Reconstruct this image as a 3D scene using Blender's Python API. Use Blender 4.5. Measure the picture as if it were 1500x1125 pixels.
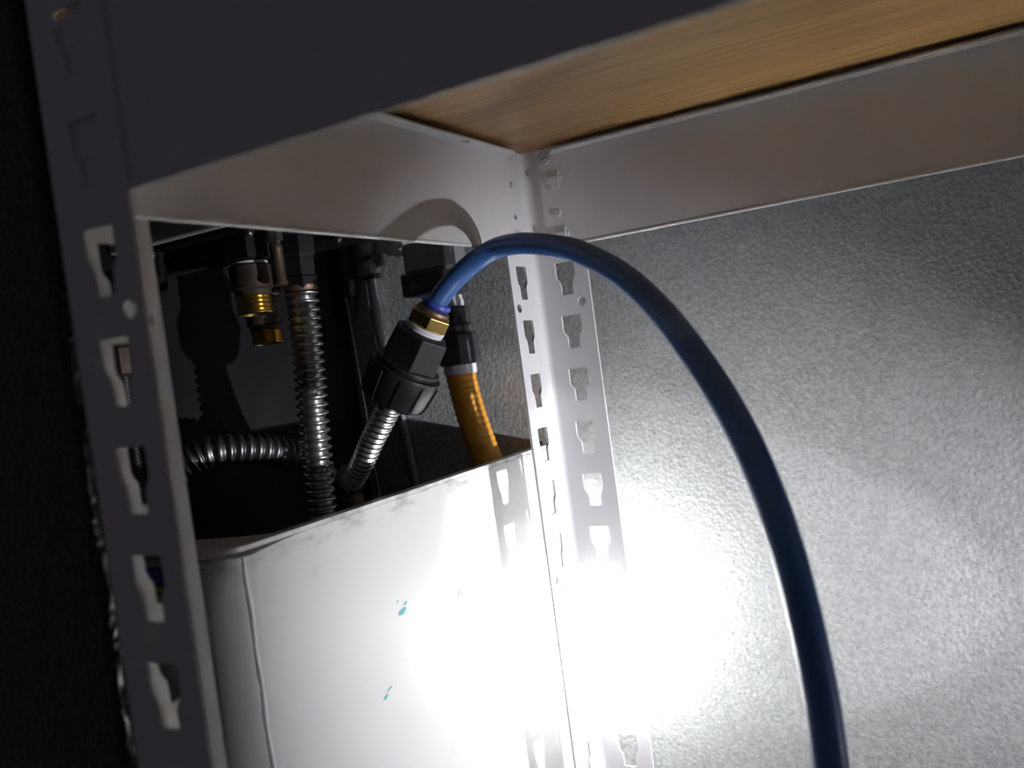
import bpy, bmesh, math, random
from mathutils import Vector, Matrix
random.seed(4)
for o in list(bpy.data.objects): bpy.data.objects.remove(o, do_unlink=True)
scn = bpy.context.scene
col = scn.collection
S = 0.0007                       # one working unit is 0.7 mm
def V(*p):
    if len(p) == 1: p = p[0]
    return Vector(p) * S

# ------------------------------------------------------------------ camera
cam_d = bpy.data.cameras.new('camera'); cam = bpy.data.objects.new('camera', cam_d); col.objects.link(cam)
yaw, pitch, roll = .4983, -.0273, -.134
fw = Vector((-math.sin(yaw)*math.cos(pitch), math.cos(yaw)*math.cos(pitch), math.sin(pitch)))
rt = Vector((math.cos(yaw), math.sin(yaw), 0)); up = rt.cross(fw)
r2 = rt*math.cos(roll) + up*math.sin(roll); u2 = -rt*math.sin(roll) + up*math.cos(roll)
m = Matrix((r2, u2, -fw)).transposed().to_4x4(); m.translation = V(384.2557, -781.0588, -97.9557)
cam.matrix_world = m
cam_d.sensor_width = 36; cam_d.lens = 1334.29/1500*36; cam_d.clip_start = .01
cam_d.dof.use_dof = True; cam_d.dof.focus_distance = .545; cam_d.dof.aperture_fstop = 8.0
scn.camera = cam

# ------------------------------------------------------------------ world, light, exposure
w = bpy.data.worlds.new('world'); scn.world = w; w.use_nodes = True
w.node_tree.nodes['Background'].inputs[0].default_value = (.92, .86, 1, 1)
w.node_tree.nodes['Background'].inputs[1].default_value = .0113
scn.view_settings.view_transform = 'Standard'; scn.view_settings.look = 'None'
scn.view_settings.gamma = 1; scn.view_settings.use_curve_mapping = False
scn.view_settings.exposure = 1.45

TORCH = V(1000, -200, -440)       # hand torch held inside the rack on the right, shining along the wall at the rear post
AIM = V(0, 45, -345)
def spot(name, half, blend, watts, color, aim=AIM):
    d = bpy.data.lights.new(name, 'SPOT'); d.energy = watts; d.color = color
    d.spot_size = math.radians(2*half); d.spot_blend = blend; d.shadow_soft_size = .006
    o = bpy.data.objects.new(name, d); col.objects.link(o); o.location = TORCH
    o.rotation_euler = (aim-TORCH).to_track_quat('-Z', 'Y').to_euler()
spot('torch_hot_centre', 4.3, 1.0, 1250, (.98, 1, .96), V(34, 18, -386))
spot('torch_pool', 11.4, .2, 4.0, (.91, .93, 1), V(-20, 45, -322))
spot('torch_spill', 24.5, .92, 8.4, (.94, .94, 1), V(-20, 20, -315))

# ------------------------------------------------------------------ materials
def new_mat(name, color, rough=.5, metal=0, spec=.5):
    m = bpy.data.materials.new(name); m.use_nodes = True
    b = m.node_tree.nodes['Principled BSDF']
    b.inputs['Base Color'].default_value = (*color, 1); b.inputs['Roughness'].default_value = rough
    b.inputs['Metallic'].default_value = metal; b.inputs['Specular IOR Level'].default_value = spec
    return m, m.node_tree, b
def coords(nt, scale=(1, 1, 1)):
    tc = nt.nodes.new('ShaderNodeTexCoord'); mp = nt.nodes.new('ShaderNodeMapping')
    mp.inputs['Scale'].default_value = scale
    nt.links.new(tc.outputs['Object'], mp.inputs['Vector']); return mp.outputs['Vector']
def noise(nt, vec, scale, detail=3, rough=.55):
    n = nt.nodes.new('ShaderNodeTexNoise'); n.inputs['Scale'].default_value = scale
    n.inputs['Detail'].default_value = detail; n.inputs['Roughness'].default_value = rough
    nt.links.new(vec, n.inputs['Vector']); return n.outputs['Fac']
def ramp(nt, fac, stops):
    r = nt.nodes.new('ShaderNodeValToRGB'); e = r.color_ramp.elements
    while len(e) < len(stops): e.new(.5)
    for k, (p, c) in enumerate(stops): e[k].position = p; e[k].color = (*c, 1)
    nt.links.new(fac, r.inputs['Fac']); return r.outputs['Color']
def bump(nt, b, h, strength, dist):
    n = nt.nodes.new('ShaderNodeBump'); n.inputs['Strength'].default_value = strength; n.inputs['Distance'].default_value = dist
    nt.links.new(h, n.inputs['Height']); nt.links.new(n.outputs['Normal'], b.inputs['Normal'])
def mixc(nt, fac, a, b2):
    n = nt.nodes.new('ShaderNodeMix'); n.data_type = 'RGBA'
    nt.links.new(fac, n.inputs['Factor'])
    for s, v in (('A', a), ('B', b2)):
        i = [x for x in n.inputs if x.name == s and x.type == 'RGBA'][0]
        if isinstance(v, tuple): i.default_value = (*v, 1)
        else: nt.links.new(v, i)
    return [x for x in n.outputs if x.type == 'RGBA'][0]
M = {}
def grainy(key, c, rough, metal=0, var=.12, scale=60, bs=0, bscale=300, bd=.0003, spec=.5, detail=3):
    m, nt, b = new_mat(key, c, rough, metal, spec); v = coords(nt)
    f = noise(nt, v, scale, detail)
    nt.links.new(ramp(nt, f, [(.3, tuple(x*(1-var) for x in c)), (.7, tuple(min(1, x*(1+var)) for x in c))]), b.inputs['Base Color'])
    if bs: bump(nt, b, noise(nt, v, bscale, 4), bs, bd)
    M[key] = m; return m
grainy('white_steel', (.72, .71, .72), .38, var=.02, scale=25)
grainy('cap_paint', (.66, .65, .63), .45, var=.03)
grainy('concrete', (.50, .50, .51), .85, var=.14, scale=160, bs=.55, bscale=260, bd=.0012)
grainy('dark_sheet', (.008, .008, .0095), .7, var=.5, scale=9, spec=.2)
grainy('black_plastic', (.012, .012, .014), .42, var=.1)
grainy('dark_plastic', (.045, .046, .052), .5, var=.1)
grainy('grey_paint', (.22, .22, .23), .55, var=.08)
grainy('boiler_paint', (.8, .8, .8), .5, var=.05)
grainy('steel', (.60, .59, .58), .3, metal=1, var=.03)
grainy('dull_shaded_steel', (.24, .24, .245), .4, metal=1, var=.08)  # dull steel, darkened further to carry the shade on the sideways hose
grainy('brass', (.72, .50, .16), .27, metal=1, var=.1)
grainy('dull_brass', (.23, .16, .11), .5, metal=.8, var=.15)
grainy('bronze', (.10, .075, .06), .5, metal=.5, var=.2)
grainy('washer_white', (.75, .75, .80), .5, var=.03)
grainy('blue_plastic', (.045, .075, .42), .4, var=.05)
grainy('orange_sleeve', (.62, .27, .018), .5, var=.14, scale=120, bs=.25, bscale=150, bd=.0008)
grainy('foam', (.55, .55, .57), .8, var=.1, bs=.6, bscale=120, bd=.002)
grainy('bolt', (.22, .22, .24), .35, metal=.9, var=.1)
grainy('floor_paint', (.16, .155, .15), .7, var=.2, scale=12)
grainy('sticker_white', (.8, .8, .78), .5, var=.02)
grainy('sticker_blue', (.04, .09, .42), .5, var=.02)
grainy('sticker_yellow', (.6, .58, .12), .5, var=.02)
grainy('ink_black', (.02, .02, .02), .6, var=0)
grainy('ink_white', (.6, .62, .68), .6, var=0)
grainy('teal_ink', (.10, .45, .48), .6, var=.2)
grainy('sealant', (.92, .92, .93), .3, var=.02)

m, nt, b = new_mat('galvanised', (.5, .5, .5), .5, .35); v = coords(nt)       # spangled zinc sheet
vo = nt.nodes.new('ShaderNodeTexVoronoi'); vo.inputs['Scale'].default_value = 340; nt.links.new(v, vo.inputs['Vector'])
n1 = noise(nt, v, 400, 4, .6); n2 = noise(nt, v, 22, 3)
c1 = ramp(nt, n1, [(.3, (.36, .375, .37)), (.72, (.64, .655, .65))])
nt.links.new(mixc(nt, ramp(nt, n2, [(.3, (0, 0, 0)), (.75, (.25, .25, .25))]), c1, (.55, .55, .56)), b.inputs['Base Color'])
ad = nt.nodes.new('ShaderNodeMath'); ad.operation = 'ADD'; nt.links.new(n1, ad.inputs[0]); nt.links.new(vo.outputs['Distance'], ad.inputs[1])
bump(nt, b, ad.outputs[0], .5, .0006); b.inputs['Roughness'].default_value = .48
M['galvanised'] = m

m, nt, b = new_mat('wood_board', (.4, .25, .1), .42); v = coords(nt, (1.2, 26, 26))  # grain runs along the shelf
f1 = noise(nt, v, 9, 5, .6); f2 = noise(nt, coords(nt, (.8, 10, 10)), 5, 2)
c1 = ramp(nt, f1, [(.3, (.20, .105, .035)), (.5, (.36, .205, .075)), (.72, (.47, .29, .115))])
nt.links.new(mixc(nt, ramp(nt, f2, [(.3, (0, 0, 0)), (.8, (.55, .55, .55))]), c1, (.27, .145, .05)), b.inputs['Base Color'])
M['wood_board'] = m

m, nt, b = new_mat('box_paint', (.7, .7, .7), .36); v = coords(nt)                 # white paint, scuffed and grimy
f1 = noise(nt, v, 38, 6, .7); f2 = noise(nt, v, 5, 3)
c1 = ramp(nt, f2, [(.3, (.66, .66, .63)), (.7, (.72, .72, .73))])
c2 = mixc(nt, ramp(nt, f1, [(.70, (0, 0, 0)), (.78, (.5, .5, .5))]), c1, (.45, .44, .40))
sx = nt.nodes.new('ShaderNodeSeparateXYZ'); nt.links.new(v, sx.inputs[0])            # grime streaks under the rim
mr = nt.nodes.new('ShaderNodeMapRange'); nt.links.new(sx.outputs['Z'], mr.inputs['Value'])
mr.inputs['From Min'].default_value = -212*S; mr.inputs['From Max'].default_value = -195*S
gm = nt.nodes.new('ShaderNodeMath'); gm.operation = 'MULTIPLY'
nt.links.new(mr.outputs['Result'], gm.inputs[0]); nt.links.new(ramp(nt, noise(nt, coords(nt, (40, 40, 140)), 1.0, 5, .65), [(.47, (0, 0, 0)), (.66, (.85, .85, .85))]), gm.inputs[1])
nt.links.new(mixc(nt, gm.outputs[0], c2, (.22, .20, .16)), b.inputs['Base Color'])
bump(nt, b, noise(nt, v, 45, 2), .06, .002)
M['box_paint'] = m

m, nt, b = new_mat('black_leatherette', (.02, .02, .021), .35); v = coords(nt)
vo = nt.nodes.new('ShaderNodeTexVoronoi'); vo.feature = 'DISTANCE_TO_EDGE'; vo.inputs['Scale'].default_value = 280
wn = nt.nodes.new('ShaderNodeTexNoise'); wn.inputs['Scale'].default_value = 60; nt.links.new(v, wn.inputs['Vector'])
va = nt.nodes.new('ShaderNodeVectorMath'); va.operation = 'MULTIPLY_ADD'; va.inputs[1].default_value = (.012, .012, .012)
nt.links.new(wn.outputs['Color'], va.inputs[0]); nt.links.new(v, va.inputs[2]); nt.links.new(va.outputs[0], vo.inputs['Vector'])
bump(nt, b, ramp(nt, vo.outputs['Distance'], [(0, (0, 0, 0)), (.25, (1, 1, 1))]), .6, .0009)
M['black_leatherette'] = m

m, nt, b = new_mat('blue_tube', (.045, .13, .37), .4); b.inputs['Subsurface Weight'].default_value = .12   # soft polyurethane
b.inputs['Subsurface Radius'].default_value = (.001, .002, .006); b.inputs['Coat Weight'].default_value = .1
M['blue_tube'] = m

# ------------------------------------------------------------------ geometry helpers (working units)
def frame(d):
    d = Vector(d).normalized(); a = Vector((0, 0, 1)) if abs(d.z) < .9 else Vector((1, 0, 0))
    x = a.cross(d).normalized(); return x, d.cross(x), d
class MB:
    def __init__(s): s.v = []; s.f = []
    def add(s, vs, fs):
        n = len(s.v); s.v += [tuple(p) for p in vs]; s.f += [tuple(i+n for i in f) for f in fs]; return s
    def box(s, a, b_, mat=None):
        vs = [Vector((x, y, z)) for x in (a[0], b_[0]) for y in (a[1], b_[1]) for z in (a[2], b_[2])]
        if mat: vs = [mat @ p for p in vs]
        return s.add(vs, [(0, 1, 3, 2), (4, 6, 7, 5), (0, 4, 5, 1), (2, 3, 7, 6), (0, 2, 6, 4), (1, 5, 7, 3)])
    def lathe(s, o, d, prof, n=28, rot=0, cap=True):        # prof: (distance along axis, radius)
        x, y, z = frame(d); o = Vector(o); vs = []; fs = []
        for t, r in prof:
            for k in range(n):
                a = 2*math.pi*k/n + rot; vs.append(o + z*t + (x*math.cos(a) + y*math.sin(a))*r)
        for i in range(len(prof)-1):
            for k in range(n): fs.append((i*n+k, i*n+(k+1) % n, (i+1)*n+(k+1) % n, (i+1)*n+k))
        if cap: fs.append(tuple(range(n))[::-1]); fs.append(tuple((len(prof)-1)*n+k for k in range(n)))
        return s.add(vs, fs)
    def tube(s, pts, rad, n=20, cap=True):                  # rad: number or list
        pts = [Vector(p) for p in pts]; vs = []; fs = []; x = None
        for i, p in enumerate(pts):
            d = (pts[min(i+1, len(pts)-1)] - pts[max(i-1, 0)]).normalized()
            if x is None: x, y, _ = frame(d)
            else: x = (x - d*x.dot(d)).normalized(); y = d.cross(x)
            r = rad if not hasattr(rad, '__len__') else rad[i]
            for k in range(n):
                a = 2*math.pi*k/n; vs.append(p + (x*math.cos(a)+y*math.sin(a))*r)
        for i in range(len(pts)-1):
            for k in range(n): fs.append((i*n+k, i*n+(k+1) % n, (i+1)*n+(k+1) % n, (i+1)*n+k))
        if cap: fs.append(tuple(range(n))[::-1]); fs.append(tuple((len(pts)-1)*n+k for k in range(n)))
        return s.add(vs, fs)
    def build(s, name, mat, parent=None, smooth=False, bevel=0, org=None):
        me = bpy.data.meshes.new(name)
        me.from_pydata([V(p) for p in s.v], [], s.f); me.update()
        return finish(me, name, mat, parent, smooth, bevel)
def finish(me, name, mat, parent=None, smooth=False, bevel=0):
    bm = bmesh.new(); bm.from_mesh(me)
    bmesh.ops.recalc_face_normals(bm, faces=bm.faces); bm.to_mesh(me); bm.free()
    if smooth:
        for p in me.polygons: p.use_smooth = True
        me.set_sharp_from_angle(angle=math.radians(38))
    me.materials.append(M[mat])
    o = bpy.data.objects.new(name, me); col.objects.link(o)
    if parent:
        o.parent = parent
        o.matrix_parent_inverse = WM.get(parent, Matrix.Identity(4)).inverted()
    WM[o] = Matrix.Identity(4)
    if bevel:
        b = o.modifiers.new('bevel', 'BEVEL'); b.width = bevel*S; b.segments = 2; b.limit_method = 'ANGLE'
    return o
WM = {}
def tag(o, label, cat, group=None):
    o['label'] = label; o['category'] = cat
    if group: o['group'] = group
    return o
def struct(o, label=None):
    o['kind'] = 'structure'
    if label: o['label'] = label
    return o
def thing(name, loc, label, cat, group=None):
    o = bpy.data.objects.new(name, None); col.objects.link(o); o.location = V(loc); o.empty_display_size = .01
    WM[o] = Matrix.Translation(V(loc)); return tag(o, label, cat, group)
def spline(pts, n=10):                                      # Catmull-Rom
    P = [Vector(p) for p in pts]; P = [P[0]*2-P[1]] + P + [P[-1]*2-P[-2]]; out = []
    for i in range(1, len(P)-2):
        for k in range(n):
            t = k/n; a, b_, c, d = P[i-1:i+3]
            out.append(.5*((2*b_) + (c-a)*t + (2*a-5*b_+4*c-d)*t*t + (3*b_-a-3*c+d)*t**3))
    out.append(P[-2]); return out
def resample(pts, step):
    out = [pts[0].copy()]; acc = 0
    for a, b_ in zip(pts, pts[1:]):
        L = (b_-a).length; s = step-acc
        while s <= L: out.append(a+(b_-a)*(s/L)); s += step
        acc = (acc+L) % step
    return out
def corrugated(pts, r, pitch, depth, n=22):
    p = resample(spline(pts, 24), pitch/10.0)
    rad = [r - depth*(.5-.5*math.cos(2*math.pi*i/10.0))**1.4 for i in range(len(p))]
    return MB().tube(p, rad, n)
def plate(outer, holes, thick, fn):
    """flat sheet with cut-outs; (a, b, c) -> world through fn, c runs through the sheet"""
    cu = bpy.data.curves.new('sheet', 'CURVE'); cu.dimensions = '2D'; cu.fill_mode = 'BOTH'; cu.extrude = .5
    for poly in [outer] + holes:
        sp = cu.splines.new('POLY'); sp.points.add(len(poly)-1); sp.use_cyclic_u = True
        for q, (a, b_) in zip(sp.points, poly): q.co = (a, b_, 0, 1)
    ob = bpy.data.objects.new('sheet', cu); col.objects.link(ob)
    me = bpy.data.meshes.new_from_object(ob.evaluated_get(bpy.context.evaluated_depsgraph_get()))
    vs = [fn(q.co.x, q.co.y, (q.co.z+.5)*thick) for q in me.vertices]; fs = [tuple(p.vertices) for p in me.polygons]
    bpy.data.objects.remove(ob); bpy.data.curves.remove(cu); bpy.data.meshes.remove(me)
    return vs, fs
def circle(cx, cy, r, n=16): return [(cx+r*math.cos(2*math.pi*k/n), cy+r*math.sin(2*math.pi*k/n)) for k in range(n)]
# ------------------------------------------------------------------ setting
D, W, HI, LO = 502, 1040, 420, -900
struct(MB().box((-320, 91, LO), (W+120, 110, 620)).build('wall_back', 'galvanised'), 'grey embossed wall behind the rack and pipes')
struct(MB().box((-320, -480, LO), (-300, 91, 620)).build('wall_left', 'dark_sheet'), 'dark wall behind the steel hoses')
struct(MB().box((-700, -1500, LO-20), (W+200, 215, LO)).build('floor', 'floor_paint'))

# ------------------------------------------------------------------ rack
rack = thing('steel_rack', (0, -D, LO), 'white slotted-angle steel rack with posts and beams around the wooden shelf', 'rack')
PW, TH, RB = 55, 2.2, 8
SLOT = [(22.3, 0), (22.3, -13.5), (23.2, -16), (26, -19.5), (26.2, -31), (38, -31), (38.4, -19.5), (41.2, -16), (42, -13.5), (42, 0)]
def rounded(poly, r=1.2):
    out = []; n = len(poly)
    for i in range(n):
        p = Vector(poly[i]); a = (Vector(poly[i-1])-p); b_ = (Vector(poly[(i+1) % n])-p)
        q = min(r, a.length*.4, b_.length*.4)
        A = p+a.normalized()*q; B = p+b_.normalized()*q
        out += [tuple(A), tuple(A*.25+p*.5+B*.25), tuple(B)]
    return out
def make_post(cx, cy, sx, sy):
    z0, z1 = LO, HI
    holes = []; k = -8
    while True:
        zt = -14.6-50*k
        if zt-31 < z0+10: break
        if zt < z1-10: holes.append(rounded([(a, zt+b_) for a, b_ in SLOT]))
        k += 1
    for zc in (-53.5+250, -53.5, -303.5, -553.5): holes.append(circle(45.4, zc, 4.2))
    mb = MB()
    rect = [(RB, z0), (PW, z0), (PW, z1), (RB, z1)]
    mb.add(*plate(rect, holes, TH, lambda a, z, c: (cx+sx*a, cy+sy*c, z)))
    mb.add(*plate(rect, holes, TH, lambda a, z, c: (cx+sx*c, cy+sy*a, z)))
    vs = []; fs = []; n = 8
    for i in range(n+1):
        a = math.pi/2*i/n; ca, sa = 1-math.sin(a), 1-math.cos(a)
        for r, z in ((RB, z0), (RB, z1), (RB-TH, z0), (RB-TH, z1)):
            vs.append((cx+sx*(RB-r*math.sin(a)), cy+sy*(RB-r*math.cos(a)), z))
    for i in range(n):
        a = i*4; b_ = a+4
        fs += [(a, b_, b_+1, a+1), (a+2, a+3, b_+3, b_+2), (a, a+2, b_+2, b_), (a+1, b_+1, b_+3, a+3)]
    mb.add(vs, fs)
    return mb.build('post', 'white_steel', rack, smooth=True, bevel=0)
make_post(0, 0, 1, -1); make_post(0, -D, 1, 1); make_post(W, 0, -1, -1); make_post(W, -D, -1, 1)

def make_beam(length, fn, holes_end, lip_holes):
    """a: along the beam, n: inward from the beam's outer face"""
    e = 20; mb = MB()
    web = [(e, 0), (length-e, 0), (length-e, 78), (length-e-4, 82), (length-e-12, 84), (length-e-12, 92), (e+12, 92), (e+12, 84), (e+4, 82), (e, 78)]
    hs = [circle(x, z, 2.6, 12) for x, z in holes_end]
    mb.add(*plate(web, hs, 2, lambda a, z, c: fn(a, c, z)))
    lip = [(e+13, 1.9), (length-e-13, 1.9), (length-e-22, 15), (e+22, 15)]
    mb.add(*plate(lip, [[(x+6*math.cos(t*.524), 9+2.6*math.sin(t*.524)) for t in range(12)] for x in lip_holes], 1.6, lambda a, q, c: fn(a, q, 85.4+c)))
    hem = [(e, 0), (length-e, 0), (length-e, 2.5), (e, 2.5)]
    mb.add(*plate(hem, [], 1.4, lambda a, q, c: fn(a, q, c)))
    bead = [Vector(fn(a, 1.2, .4)) for a in (e, length-e)]
    mb.tube(bead, 1.7, 10)
    return mb.build('beam', 'white_steel', rack, smooth=True)
def hook(parent, fn, a, z):            # pressed hook of a beam sitting in a post slot
    mb = MB()
    def bx(a0, a1, n0, n1, z0, z1, sl=0):
        vs = [fn(x, n + (sl if zz == z1 else 0), zz) for x in (a0, a1) for n in (n0, n1) for zz in (z0, z1)]
        mb.add(vs, [(0, 1, 3, 2), (4, 6, 7, 5), (0, 4, 5, 1), (2, 3, 7, 6), (0, 2, 6, 4), (1, 5, 7, 3)])
    bx(a-8.5, a+8.5, 1.8, 3.6, z-1.5, z+3)
    bx(a-6, a+6, 1.8, 5.2, z-1.5, z+3.5)
    bx(a-6, a+6, 1.8, 4.8, z+3.5, z+9, -2.6)
    bx(a-5, a+5, 1.8, 2.9, z-8, z-1.5)
    mb.build('hook', 'white_steel', parent, bevel=.5)
def rivet(parent, fn, a, z, r=3.6):
    o = Vector(fn(a, 1.6, z)); d = Vector(fn(a, 3, z))-Vector(fn(a, 1, z))
    MB().lathe(o, d, [(0, r), (1.3, r), (1.9, r*.75), (2.0, r*.5), (1.5, r*.4)], 20).build('rivet', 'cap_paint', parent, smooth=True)
fb = lambda a, n, z: (a, -TH-n, z)
fs_ = lambda a, n, z: (TH+n, -a, z)
ff = lambda a, n, z: (a, -D+TH+n, z)
fr = lambda a, n, z: (W-TH-n, -a, z)
bb = make_beam(W, fb, [], [140, 420, 700]); sb = make_beam(D, fs_, [(33, 30.4), (33, 60)], [120, 330])
fbm = make_beam(W, ff, [], [140, 420, 700]); rb_ = make_beam(D, fr, [(33, 30.4), (33, 60)], [120, 330])
for be, fn, L in ((bb, fb, W), (fbm, ff, W)):
    for a in (34, L-34):
        hook(be, fn, a, 61); hook(be, fn, a, 9.5); rivet(be, fn, a, 30.7); rivet(be, fn, a-5, 80, 3.2)
for be, fn, L in ((sb, fs_, D), (rb_, fr, D)):
    for a in (32, L-32): hook(be, fn, a, 9.5); rivet(be, fn, a, 60.5, 2.4)

tag(MB().box((3, -D+3, 92), (W-3, -3, 116)).build('shelf_board', 'wood_board', bevel=.6), 'brown wood-grain shelf board resting on the white beams', 'shelf board')

# ------------------------------------------------------------------ black panel in front on the left
tag(MB().box((-420, -503, LO), (-2.5, -484, 640)).build('black_panel', 'black_leatherette', bevel=3), 'black panel with leathery wrinkles standing beside the near post', 'panel')

# ------------------------------------------------------------------ white pipe housing beside the rack
ZT = -194
def outline(off, z, n=12):              # plan of the housing: straight along the rack, round corner, straight to the dark wall
    p = [(-52-off, 88, z), (-52-off, -306, z), (-52-off, -325, z), (-52-off, -355, z)]
    for i in range(1, n): a = math.pi/2*i/n; p.append((-78+(26-off)*math.cos(a), -355-(26-off)*math.sin(a), z))
    p += [(-78, -381+off, z), (-298, -381+off, z)]
    return p
def wall_strip(o0, o1, z0, z1, fz=None):
    A = outline(o0, z0); B = outline(o1, z0); n = len(A); vs = []
    for i in range(n):
        zz = fz(i, n) if fz else z1
        for q, z in ((A[i], z0), (A[i], zz), (B[i], zz), (B[i], z0)): vs.append((q[0], q[1], z))
    fs = []
    for i in range(n-1):
        a = i*4; b_ = a+4
        for k in range(4): fs.append((a+k, a+(k+1) % 4, b_+(k+1) % 4, b_+k))
    fs += [(0, 1, 2, 3), tuple((n-1)*4+k for k in range(4))]
    return MB().add(vs, fs)
hb = thing('pipe_housing', (-170, -150, LO), 'white painted open-topped box with rounded corner hiding the pipes', 'pipe box')
wall_strip(0, 9, LO, ZT-3, lambda i, n: ZT-(2.6 if i < 2 else 3.4 if i == 2 else 6 if i < 8 else 5)).build('panel', 'box_paint', hb, smooth=True)
wall_strip(-.6, 10, ZT-2.2, ZT+1).build('edge_trim', 'box_paint', hb, smooth=True)
cover = [(-63, -150), (-66, -232), (-86, -270), (-132, -286), (-174, -292), (-298, -300)]
oc = [(q[0], q[1]) for q in outline(10, 0)][1:]
poly = cover + [oc[-1]] + oc[::-1][1:]
MB().add(*plate(poly, [], 4, lambda a, b_, c: (a, b_, ZT-13+c))).build('top_board', 'cap_paint', hb)
# hardened bead of sealant down the corner
bp = []
for k in range(40):
    a = .30 + .03*math.sin(k*.9)*.5; z = ZT-6-k*7
    bp.append((-78+26.4*math.cos(a), -355-26.4*math.sin(a), z))
MB().tube(bp, [.9+.8*abs(math.sin(k*1.7+math.sin(k*.7)*2)) for k in range(40)], 6).build('sealant_bead', 'sealant', hb, smooth=True)
MB().lathe((-52.3, -123, -294), (1, 0, 0), [(0, 3.6), (.8, 3.6), (1.6, 2.6), (1.8, 1), (1, .8)], 20).build('screw', 'cap_paint', hb, smooth=True)
for (y, z, w_, h_) in ((-208, -283, 7, 2.4), (-203, -278, 3, 1.6), (-213, -274, 2.4, 1.2), (-243, -338, 4, 1.6), (-237, -334, 5, 1)):
    MB().add([(-51.7, y+w_*math.cos(t)*(.6+.4*random.random()), z+h_*math.sin(t)*(.5+.5*random.random())+w_*.25*math.cos(t)) for t in [k*.6283 for k in range(10)]], [tuple(range(10))]).build('paint_mark', 'teal_ink', hb)
MB().add([(-51.7, -300, -220), (-51.7, -296.5, -224), (-51.7, -299, -232), (-51.7, -303, -229)], [(0, 1, 2, 3)]).build('scuff', 'cap_paint', hb)
# sticker on the box front
st = MB().box((-150, -381.5, -240), (-90, -381, -198)).build('sticker', 'sticker_white', hb); st['label'] = 'blue and yellow sticker on white box'
MB().box((-150, -381.8, -214), (-90, -381.4, -201)).build('blue_band', 'sticker_blue', st)
MB().box((-150, -381.8, -226.5), (-90, -381.4, -214)).build('yellow_band', 'sticker_yellow', st)
def text(name, body, size, mat, parent, loc, rot, ext=.15):
    cu = bpy.data.curves.new(name, 'FONT'); cu.body = body; cu.size = size*S; cu.extrude = ext*S; cu.align_x = 'CENTER'; cu.align_y = 'CENTER'
    ob = bpy.data.objects.new(name, cu); col.objects.link(ob)
    me = bpy.data.meshes.new_from_object(ob.evaluated_get(bpy.context.evaluated_depsgraph_get()))
    bpy.data.objects.remove(ob); bpy.data.curves.remove(cu)
    me.transform(Matrix.Translation(V(loc)) @ rot); 
    return finish(me, name, mat, parent)
RF = Matrix.Rotation(math.pi/2, 4, 'X')
text('lettering', 'KD', 6.6, 'ink_white', st, (-112, -382, -207), RF @ Matrix.Rotation(math.pi/2, 4, 'Z'))
text('lettering', 'K:', 5.6, 'ink_white', st, (-121, -382, -207), RF @ Matrix.Rotation(math.pi/2, 4, 'Z'))
text('lettering', 'DI', 6, 'ink_black', st, (-113, -382, -219.5), RF)

# ------------------------------------------------------------------ boiler above the box
bo = thing('wall_boiler', (-220, 89, 38), 'grey underside of the wall boiler above the brass valves', 'boiler')
MB().box((-299, -232, 76), (-140, 90, 480)).build('casing', 'boiler_paint', bo, bevel=3)
MB().box((-299, -232, 40), (-140, -40, 76)).build('skirt', 'boiler_paint', bo, bevel=2)
MB().box((-295, -226, 36), (-144, -46, 41)).build('base_plate', 'dark_sheet', bo, bevel=1)
for x, y in ((-262, -218), (-152, -212), (-150, -100), (-240, -60)):
    MB().lathe((x, y, 36), (0, 0, -1), [(0, 5), (1.5, 5), (2, 4), (4, 3.6), (5, 2.6)], 16).build('bolt', 'bolt', bo, smooth=True)
MB().tube([(-298, -165, 27), (-250, -165, 27), (-205, -186, 28)], 5, 14).build('feed_pipe', 'dark_plastic', bo, smooth=True)

def hexp(r0, h, ch=1.2): return [(0, r0-ch), (ch, r0), (h-ch, r0), (h, r0-ch)]
def valve(name, loc, label, top, body_z, end_z, r, wash, group=None):
    """threaded brass outlet hanging below the boiler"""
    x, y = loc; t = thing(name, (x, y, top), label, 'valve', group); dn = (0, 0, -1)
    MB().lathe((x, y, top), dn, hexp(r+6, top-wash-2), 6, .3).build('hex_nut', 'black_plastic', t)
    MB().lathe((x, y, wash+.5), dn, [(0, r), (2.6, r)], 28).build('washer', 'washer_white', t, smooth=True)
    MB().lathe((x, y, wash-2), dn, [(0, r+1), (1, r+2), (wash-2-body_z-4, r+2), (wash-2-body_z-2, r-.5), (wash-2-body_z+2, r-.5)], 28).build('body', 'bronze', t, smooth=True)
    h = body_z-end_z; pr = [(0, r-1)]; n = 5
    for k in range(n): pr += [((k+.25)*h/n, r-1.8), ((k+.75)*h/n, r-.2)]
    pr += [(h, r-.6), (h+.6, r-2.5), (h-3, r-4)]
    MB().lathe((x, y, body_z), dn, pr, 32).build('threaded_end', 'brass', t, smooth=True)
    return t
v1 = valve('outlet_valve', (-178, -189), 'upper brass threaded outlet with white washer under the boiler', 36, -12, -30, 16, 14)
MB().lathe((-194, -194, 26), (-1, -.15, -.06), [(0, 8), (4, 8), (5, 11), (20, 12), (22, 10)], 8).build('cap', 'black_plastic', v1, smooth=False)
valve('outlet_valve', (-210, -145), 'lower brass threaded outlet partly hidden behind the other one', 36, -40, -54, 14.8, -9)
t = thing('drain_valve', (-143, -192, 36), 'slim dull brass cylinder beside the upper brass outlet', 'valve')
MB().lathe((-143, -192, 36), (0, 0, -1), [(0, 7), (9, 7), (10, 4.4), (15, 4.4)], 6).build('nut', 'steel', t)
MB().lathe((-143, -192, 23), (0, 0, -1), [(0, 5.4), (2, 6), (4, 5.4), (29, 5.4), (31, 6.3), (33, 6.3), (34, 4.8)], 22).build('body', 'dull_brass', t, smooth=True)

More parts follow.
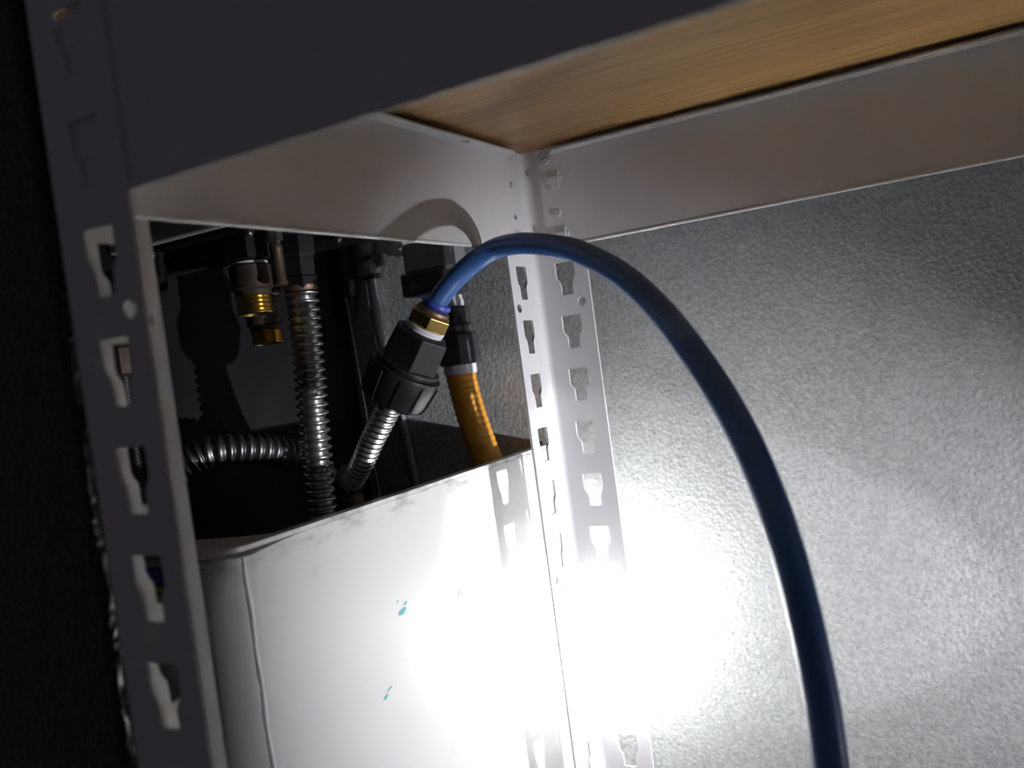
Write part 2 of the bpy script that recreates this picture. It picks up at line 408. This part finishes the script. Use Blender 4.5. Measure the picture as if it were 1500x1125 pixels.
# ------------------------------------------------------------------ stainless corrugated hoses
t = thing('corrugated_hose', (-168, -145, 0), 'upright stainless corrugated hose running down into the white box', 'hose')
corrugated([(-162, -145, -14), (-166, -145, -80), (-171, -145, -150), (-175, -145, -215), (-178, -145, -300)], 14.6, 7.8, 4.2).build('hose', 'steel', t, smooth=True)
MB().lathe((-161, -145, 37), (-.03, 0, -1), [(0, 17), (17, 17), (19, 15), (36, 15), (38, 17), (46, 17), (48, 15)], 6, .2).build('nut', 'black_plastic', t)
MB().lathe((-161.6, -145, -13), (0, 0, 1), [(0, 13), (3, 15), (5, 15), (8, 12)], 28).build('ferrule', 'dull_brass', t, smooth=True)
t = thing('corrugated_hose', (-230, -200, -150), 'sideways stainless corrugated hose passing behind the upright one', 'hose')
corrugated([(-292, -262, -192), (-275, -240, -166), (-246, -214, -147), (-228, -199, -144), (-213, -170, -149), (-209, -132, -161), (-214, -100, -178), (-218, -75, -205)], 14.5, 7.8, 2.8).build('hose', 'dull_shaded_steel', t, smooth=True)  # same stainless as the upright hose, shade put into its colour
MB().lathe((-218, -76, -202), (-.1, .5, -1), [(0, 16), (2, 18), (26, 18), (28, 14)], 6).build('nut', 'dull_brass', t)
t = thing('corrugated_hose', (-147, -114, -176), 'slanting stainless corrugated hose below the black coupling', 'hose')
corrugated([(-76, -141, -112), (-98, -136, -134), (-122, -127, -155), (-147, -114, -176), (-183, -91, -196)], 11.4, 6.8, 2.9).build('hose', 'steel', t, smooth=True)
t = thing('pipe_elbow', (-200, -78, -190), 'dull brown brass elbow where the slanting hose ends', 'pipe fitting')
MB().tube(spline([(-181, -92, -194), (-192, -84, -197), (-200, -74, -208), (-202, -66, -230), (-202, -64, -300)], 8), 12, 18).build('bend', 'dull_brass', t, smooth=True)
MB().lathe((-174, -97, -190), (-.75, .6, -.25), hexp(16, 14), 6).build('nut', 'dull_brass', t)

# ------------------------------------------------------------------ black coupling, push-fit connector, blue tube
A0 = Vector((-29, -133, -43)); AX = (Vector((-84, -142, -121))-A0).normalized()
def along(t): return A0+AX*t*1.055
def pr(p): return [(a*1.055, r*1.075) for a, r in p]
t = thing('push_fit_connector', A0, 'brass hexagonal push-fit connector with blue release ring', 'connector')
MB().lathe(along(-1), AX, pr([(0, 8.4), (0, 11.2), (1.5, 12), (3.5, 12), (4.4, 11), (6, 10)]), 32).build('release_ring', 'blue_plastic', t, smooth=True)
MB().lathe(along(4.5), AX, pr([(0, 10.8), (1, 13), (3.4, 13.4), (4.4, 14.5)]), 32).build('neck', 'dull_brass', t, smooth=True)
MB().lathe(along(8), AX, pr([(0, 14), (2.2, 17.6), (11.5, 17.6), (13.5, 15)]), 6, .62).build('hex_nut', 'brass', t, bevel=.5)
MB().lathe(along(21), AX, pr([(0, 15), (.4, 16), (2, 16), (2.6, 14.6), (3, 15.6), (4.6, 15.6), (5, 14)]), 32).build('sealing_washer', 'washer_white', t, smooth=True)
t = thing('pipe_coupling', along(26), 'black plastic compression coupling between blue tube and steel hose', 'coupling')
MB().lathe(along(25.5), AX, pr([(0, 19), (2.5, 23.5), (30, 25), (31.5, 23)]), 6, .55).build('hex_body', 'black_plastic', t, bevel=.8)
MB().lathe(along(54), AX, pr([(0, 22), (.8, 26.5), (3.2, 26.8), (4.2, 25), (7, 25)]), 40).build('collar', 'black_plastic', t, smooth=True)
nut = MB().lathe(along(59), AX, pr([(0, 26), (.8, 29.5), (3.5, 30), (22, 28.2), (29, 26), (32, 21), (32.5, 13)]), 40).build('nut', 'black_plastic', t, smooth=True)
x_, y_, z_ = frame(AX)
for k in range(10):
    a = 2*math.pi*k/10+.2; rd = x_*math.cos(a)+y_*math.sin(a); sd = z_.cross(rd)
    vs = []
    for tt, r in ((61, 29), (64, 31.2), (81, 29.4), (88, 26.8)):
        c = along(tt); r *= 1.075
        for ss in (-1.1, 1.1): vs += [c+rd*(r-2.5)+sd*ss*1.6, c+rd*r+sd*ss]
    fs = []
    for i in range(3):
        p = i*4; fs += [(p+1, p+3, p+7, p+5), (p, p+1, p+5, p+4), (p+2, p+6, p+7, p+3)]
    fs += [(0, 2, 3, 1), (12, 13, 15, 14)]
    MB().add(vs, fs).build('rib', 'black_plastic', nut)
TUBE = [A0+AX*3, A0-AX*2, (-21, -129, -33), (-10, -122, -22), (6, -115, -11), (24, -113, -5), (47, -121, -6), (67, -129, -10), (91, -141, -17), (115, -155, -26), (157, -185, -50), (194, -219, -81), (227, -256, -117), (248, -279, -147), (263, -296, -177), (274, -308, -211), (281, -317, -246), (286, -326, -281), (288, -333, -310), (289, -342, -340), (291, -360, -420), (293, -400, -560), (294, -440, -896)]
tag(MB().tube(spline(TUBE, 9), 8.75, 28).build('air_tube', 'blue_tube', smooth=True), 'blue plastic tube arching from the brass connector down to the right', 'tube')

# ------------------------------------------------------------------ gas line on the recess wall
t = thing('gas_valve', (-120, 16, 36), 'dark grey gas valve with black connector above the orange hose', 'valve')
gx, gy = -105, 15
MB().box((-146, -7, 2), (-93, 38, 35)).build('upper_body', 'grey_paint', t, bevel=4)
MB().box((-150, -10, -21), (-97, 41, 4)).build('lower_body', 'dark_plastic', t, bevel=3)
text('mark', 'JR', 11, 'grey_paint', t, (-134, -10.1, -9), RF)
MB().lathe((gx, gy, -17), (0, 0, -1), [(0, 11.5), (6, 11.5), (7, 10.5), (11, 10.5)], 24).build('ring', 'dull_shaded_steel', t, smooth=True)
MB().lathe((gx, gy, -25), (0, 0, -1), [(0, 11), (4, 11), (5, 12), (14, 12)], 24).build('white_sleeve', 'washer_white', t, smooth=True)
MB().lathe((gx, gy, -37), (0, 0, -1), [(0, 14.4), (2, 16.7), (18, 17), (20, 19), (26, 19), (27, 16)], 12).build('connector_body', 'dark_plastic', t, bevel=.6)
MB().lathe((gx, gy, -65), (0, 0, -1), [(0, 18), (2, 22), (30, 23), (33, 20)], 8, .2).build('connector_nut', 'dark_plastic', t, bevel=1)
MB().tube(spline([(-120, 16, 33), (-120, 16, 84), (-120, 36, 108), (-120, 68.5, 110)], 6), 9, 16).build('feed_pipe', 'grey_paint', t, smooth=True)
t.location += V(-13, 21, 1)
t = thing('gas_hose', (gx, gy, -98), 'orange sleeved gas hose curving down into the white box', 'hose')
p = resample(spline([(gx-2, gy, -103), (-105, gy, -124), (-100, 14, -151), (-91, 13, -186), (-87, 13, -201), (-83, 12, -229), (-82, 12, -292)], 20), 1.2)
MB().tube(p, [15.7+.35*math.sin(i*1.2*2*math.pi/7) for i in range(len(p))], 26).build('sleeve', 'orange_sleeve', t, smooth=True)
MB().lathe((gx-1, gy, -97), (-.05, 0, -1), [(0, 17.2), (9.5, 17.5), (10.5, 15.4)], 28).build('end_ring', 'washer_white', t, smooth=True)

t.location += V(-13, 21, 1)

# ------------------------------------------------------------------ small pipes on the walls
t = thing('wall_pipe', (-250, 82, 0), 'thin grey pipe clipped upright to the embossed wall', 'pipe')
MB().tube(spline([(-254, 82, 74), (-252, 82, 11), (-250, 82, -57), (-238, 82, -139), (-229, 82, -219), (-225, 82, -310)], 8), 5.6, 16).build('pipe', 'grey_paint', t, smooth=True)
MB().lathe((-253, 82, 60), (0, 0, -1), [(0, 9), (12, 9), (13, 7), (26, 7), (27, 9), (34, 9), (35, 8), (44, 8), (45, 6)], 8).build('fitting', 'grey_paint', t, bevel=.5)
for z in (40, 18): MB().box((-264, 72, z-2.5), (-240, 91, z+2.5)).build('clip', 'dark_plastic', t, bevel=1)
MB().tube([(-287, 70, 76), (-281, 70, -37), (-276, 70, -150), (-272, 70, -330)], 1.4, 8).build('sensor_wire', 'dull_shaded_steel', None, smooth=True)
tag(bpy.data.objects['sensor_wire'], 'thin shiny wire hanging beside the upright steel hose', 'wire')
t = thing('insulated_pipe', (-284, 72, 76), 'short black insulated pipe end behind the thin wire', 'pipe')
MB().lathe((-281, 78, 76), (-.05, 0, -1), [(0, 11), (72, 11), (77, 9), (79, 5)], 18).build('sleeve', 'black_plastic', t, smooth=True)
MB().lathe((-285, 78, 0), (-.05, 0, -1), [(0, 6), (26, 6), (28, 4)], 14).build('pipe', 'dark_plastic', t, smooth=True)
# lumpy sealing foam on the wall by the gas valve
bm = bmesh.new(); bmesh.ops.create_icosphere(bm, subdivisions=3, radius=1)
for q in bm.verts:
    n = 1+.22*math.sin(q.co.x*5+1)*math.cos(q.co.z*6)+.14*math.sin(q.co.y*9+q.co.z*7)
    q.co = V((-208+q.co.x*21*n, 87+q.co.y*8*n, 50+q.co.z*15*n))
me = bpy.data.meshes.new('sealing_foam'); bm.to_mesh(me); bm.free()
tag(finish(me, 'sealing_foam', 'foam', None, True), 'lumpy pale filler on the wall left of the gas valve', 'foam')
# braided hose seen through the near post
t = thing('braided_hose', (-260, -266, -40), 'thin braided hose with brass nut seen through the near post', 'hose')
MB().lathe((-260, -266, -34), (0, 0, -1), hexp(10, 11), 6).build('union_nut', 'bronze', t)
MB().lathe((-260, -266, -45), (0, 0, -1), [(0, 9), (1, 10.4), (22, 10.4), (25, 6.4)], 8).build('hex_nut', 'bronze', t)
p = resample(spline([(-260, -266, -66), (-260, -266, -110), (-261, -265, -160), (-263, -263, -205)], 12), .6)
MB().tube(p, [4.2+.5*math.sin(i*.6*2*math.pi/3) for i in range(len(p))], 12).build('braid', 'dull_shaded_steel', t, smooth=True)
MB().tube([(-260, -266, -35), (-260, -266, -12), (-260, -240, 4), (-260, -214, 14), (-260, -212, 38)], 5, 12).build('stub', 'black_plastic', t, smooth=True)
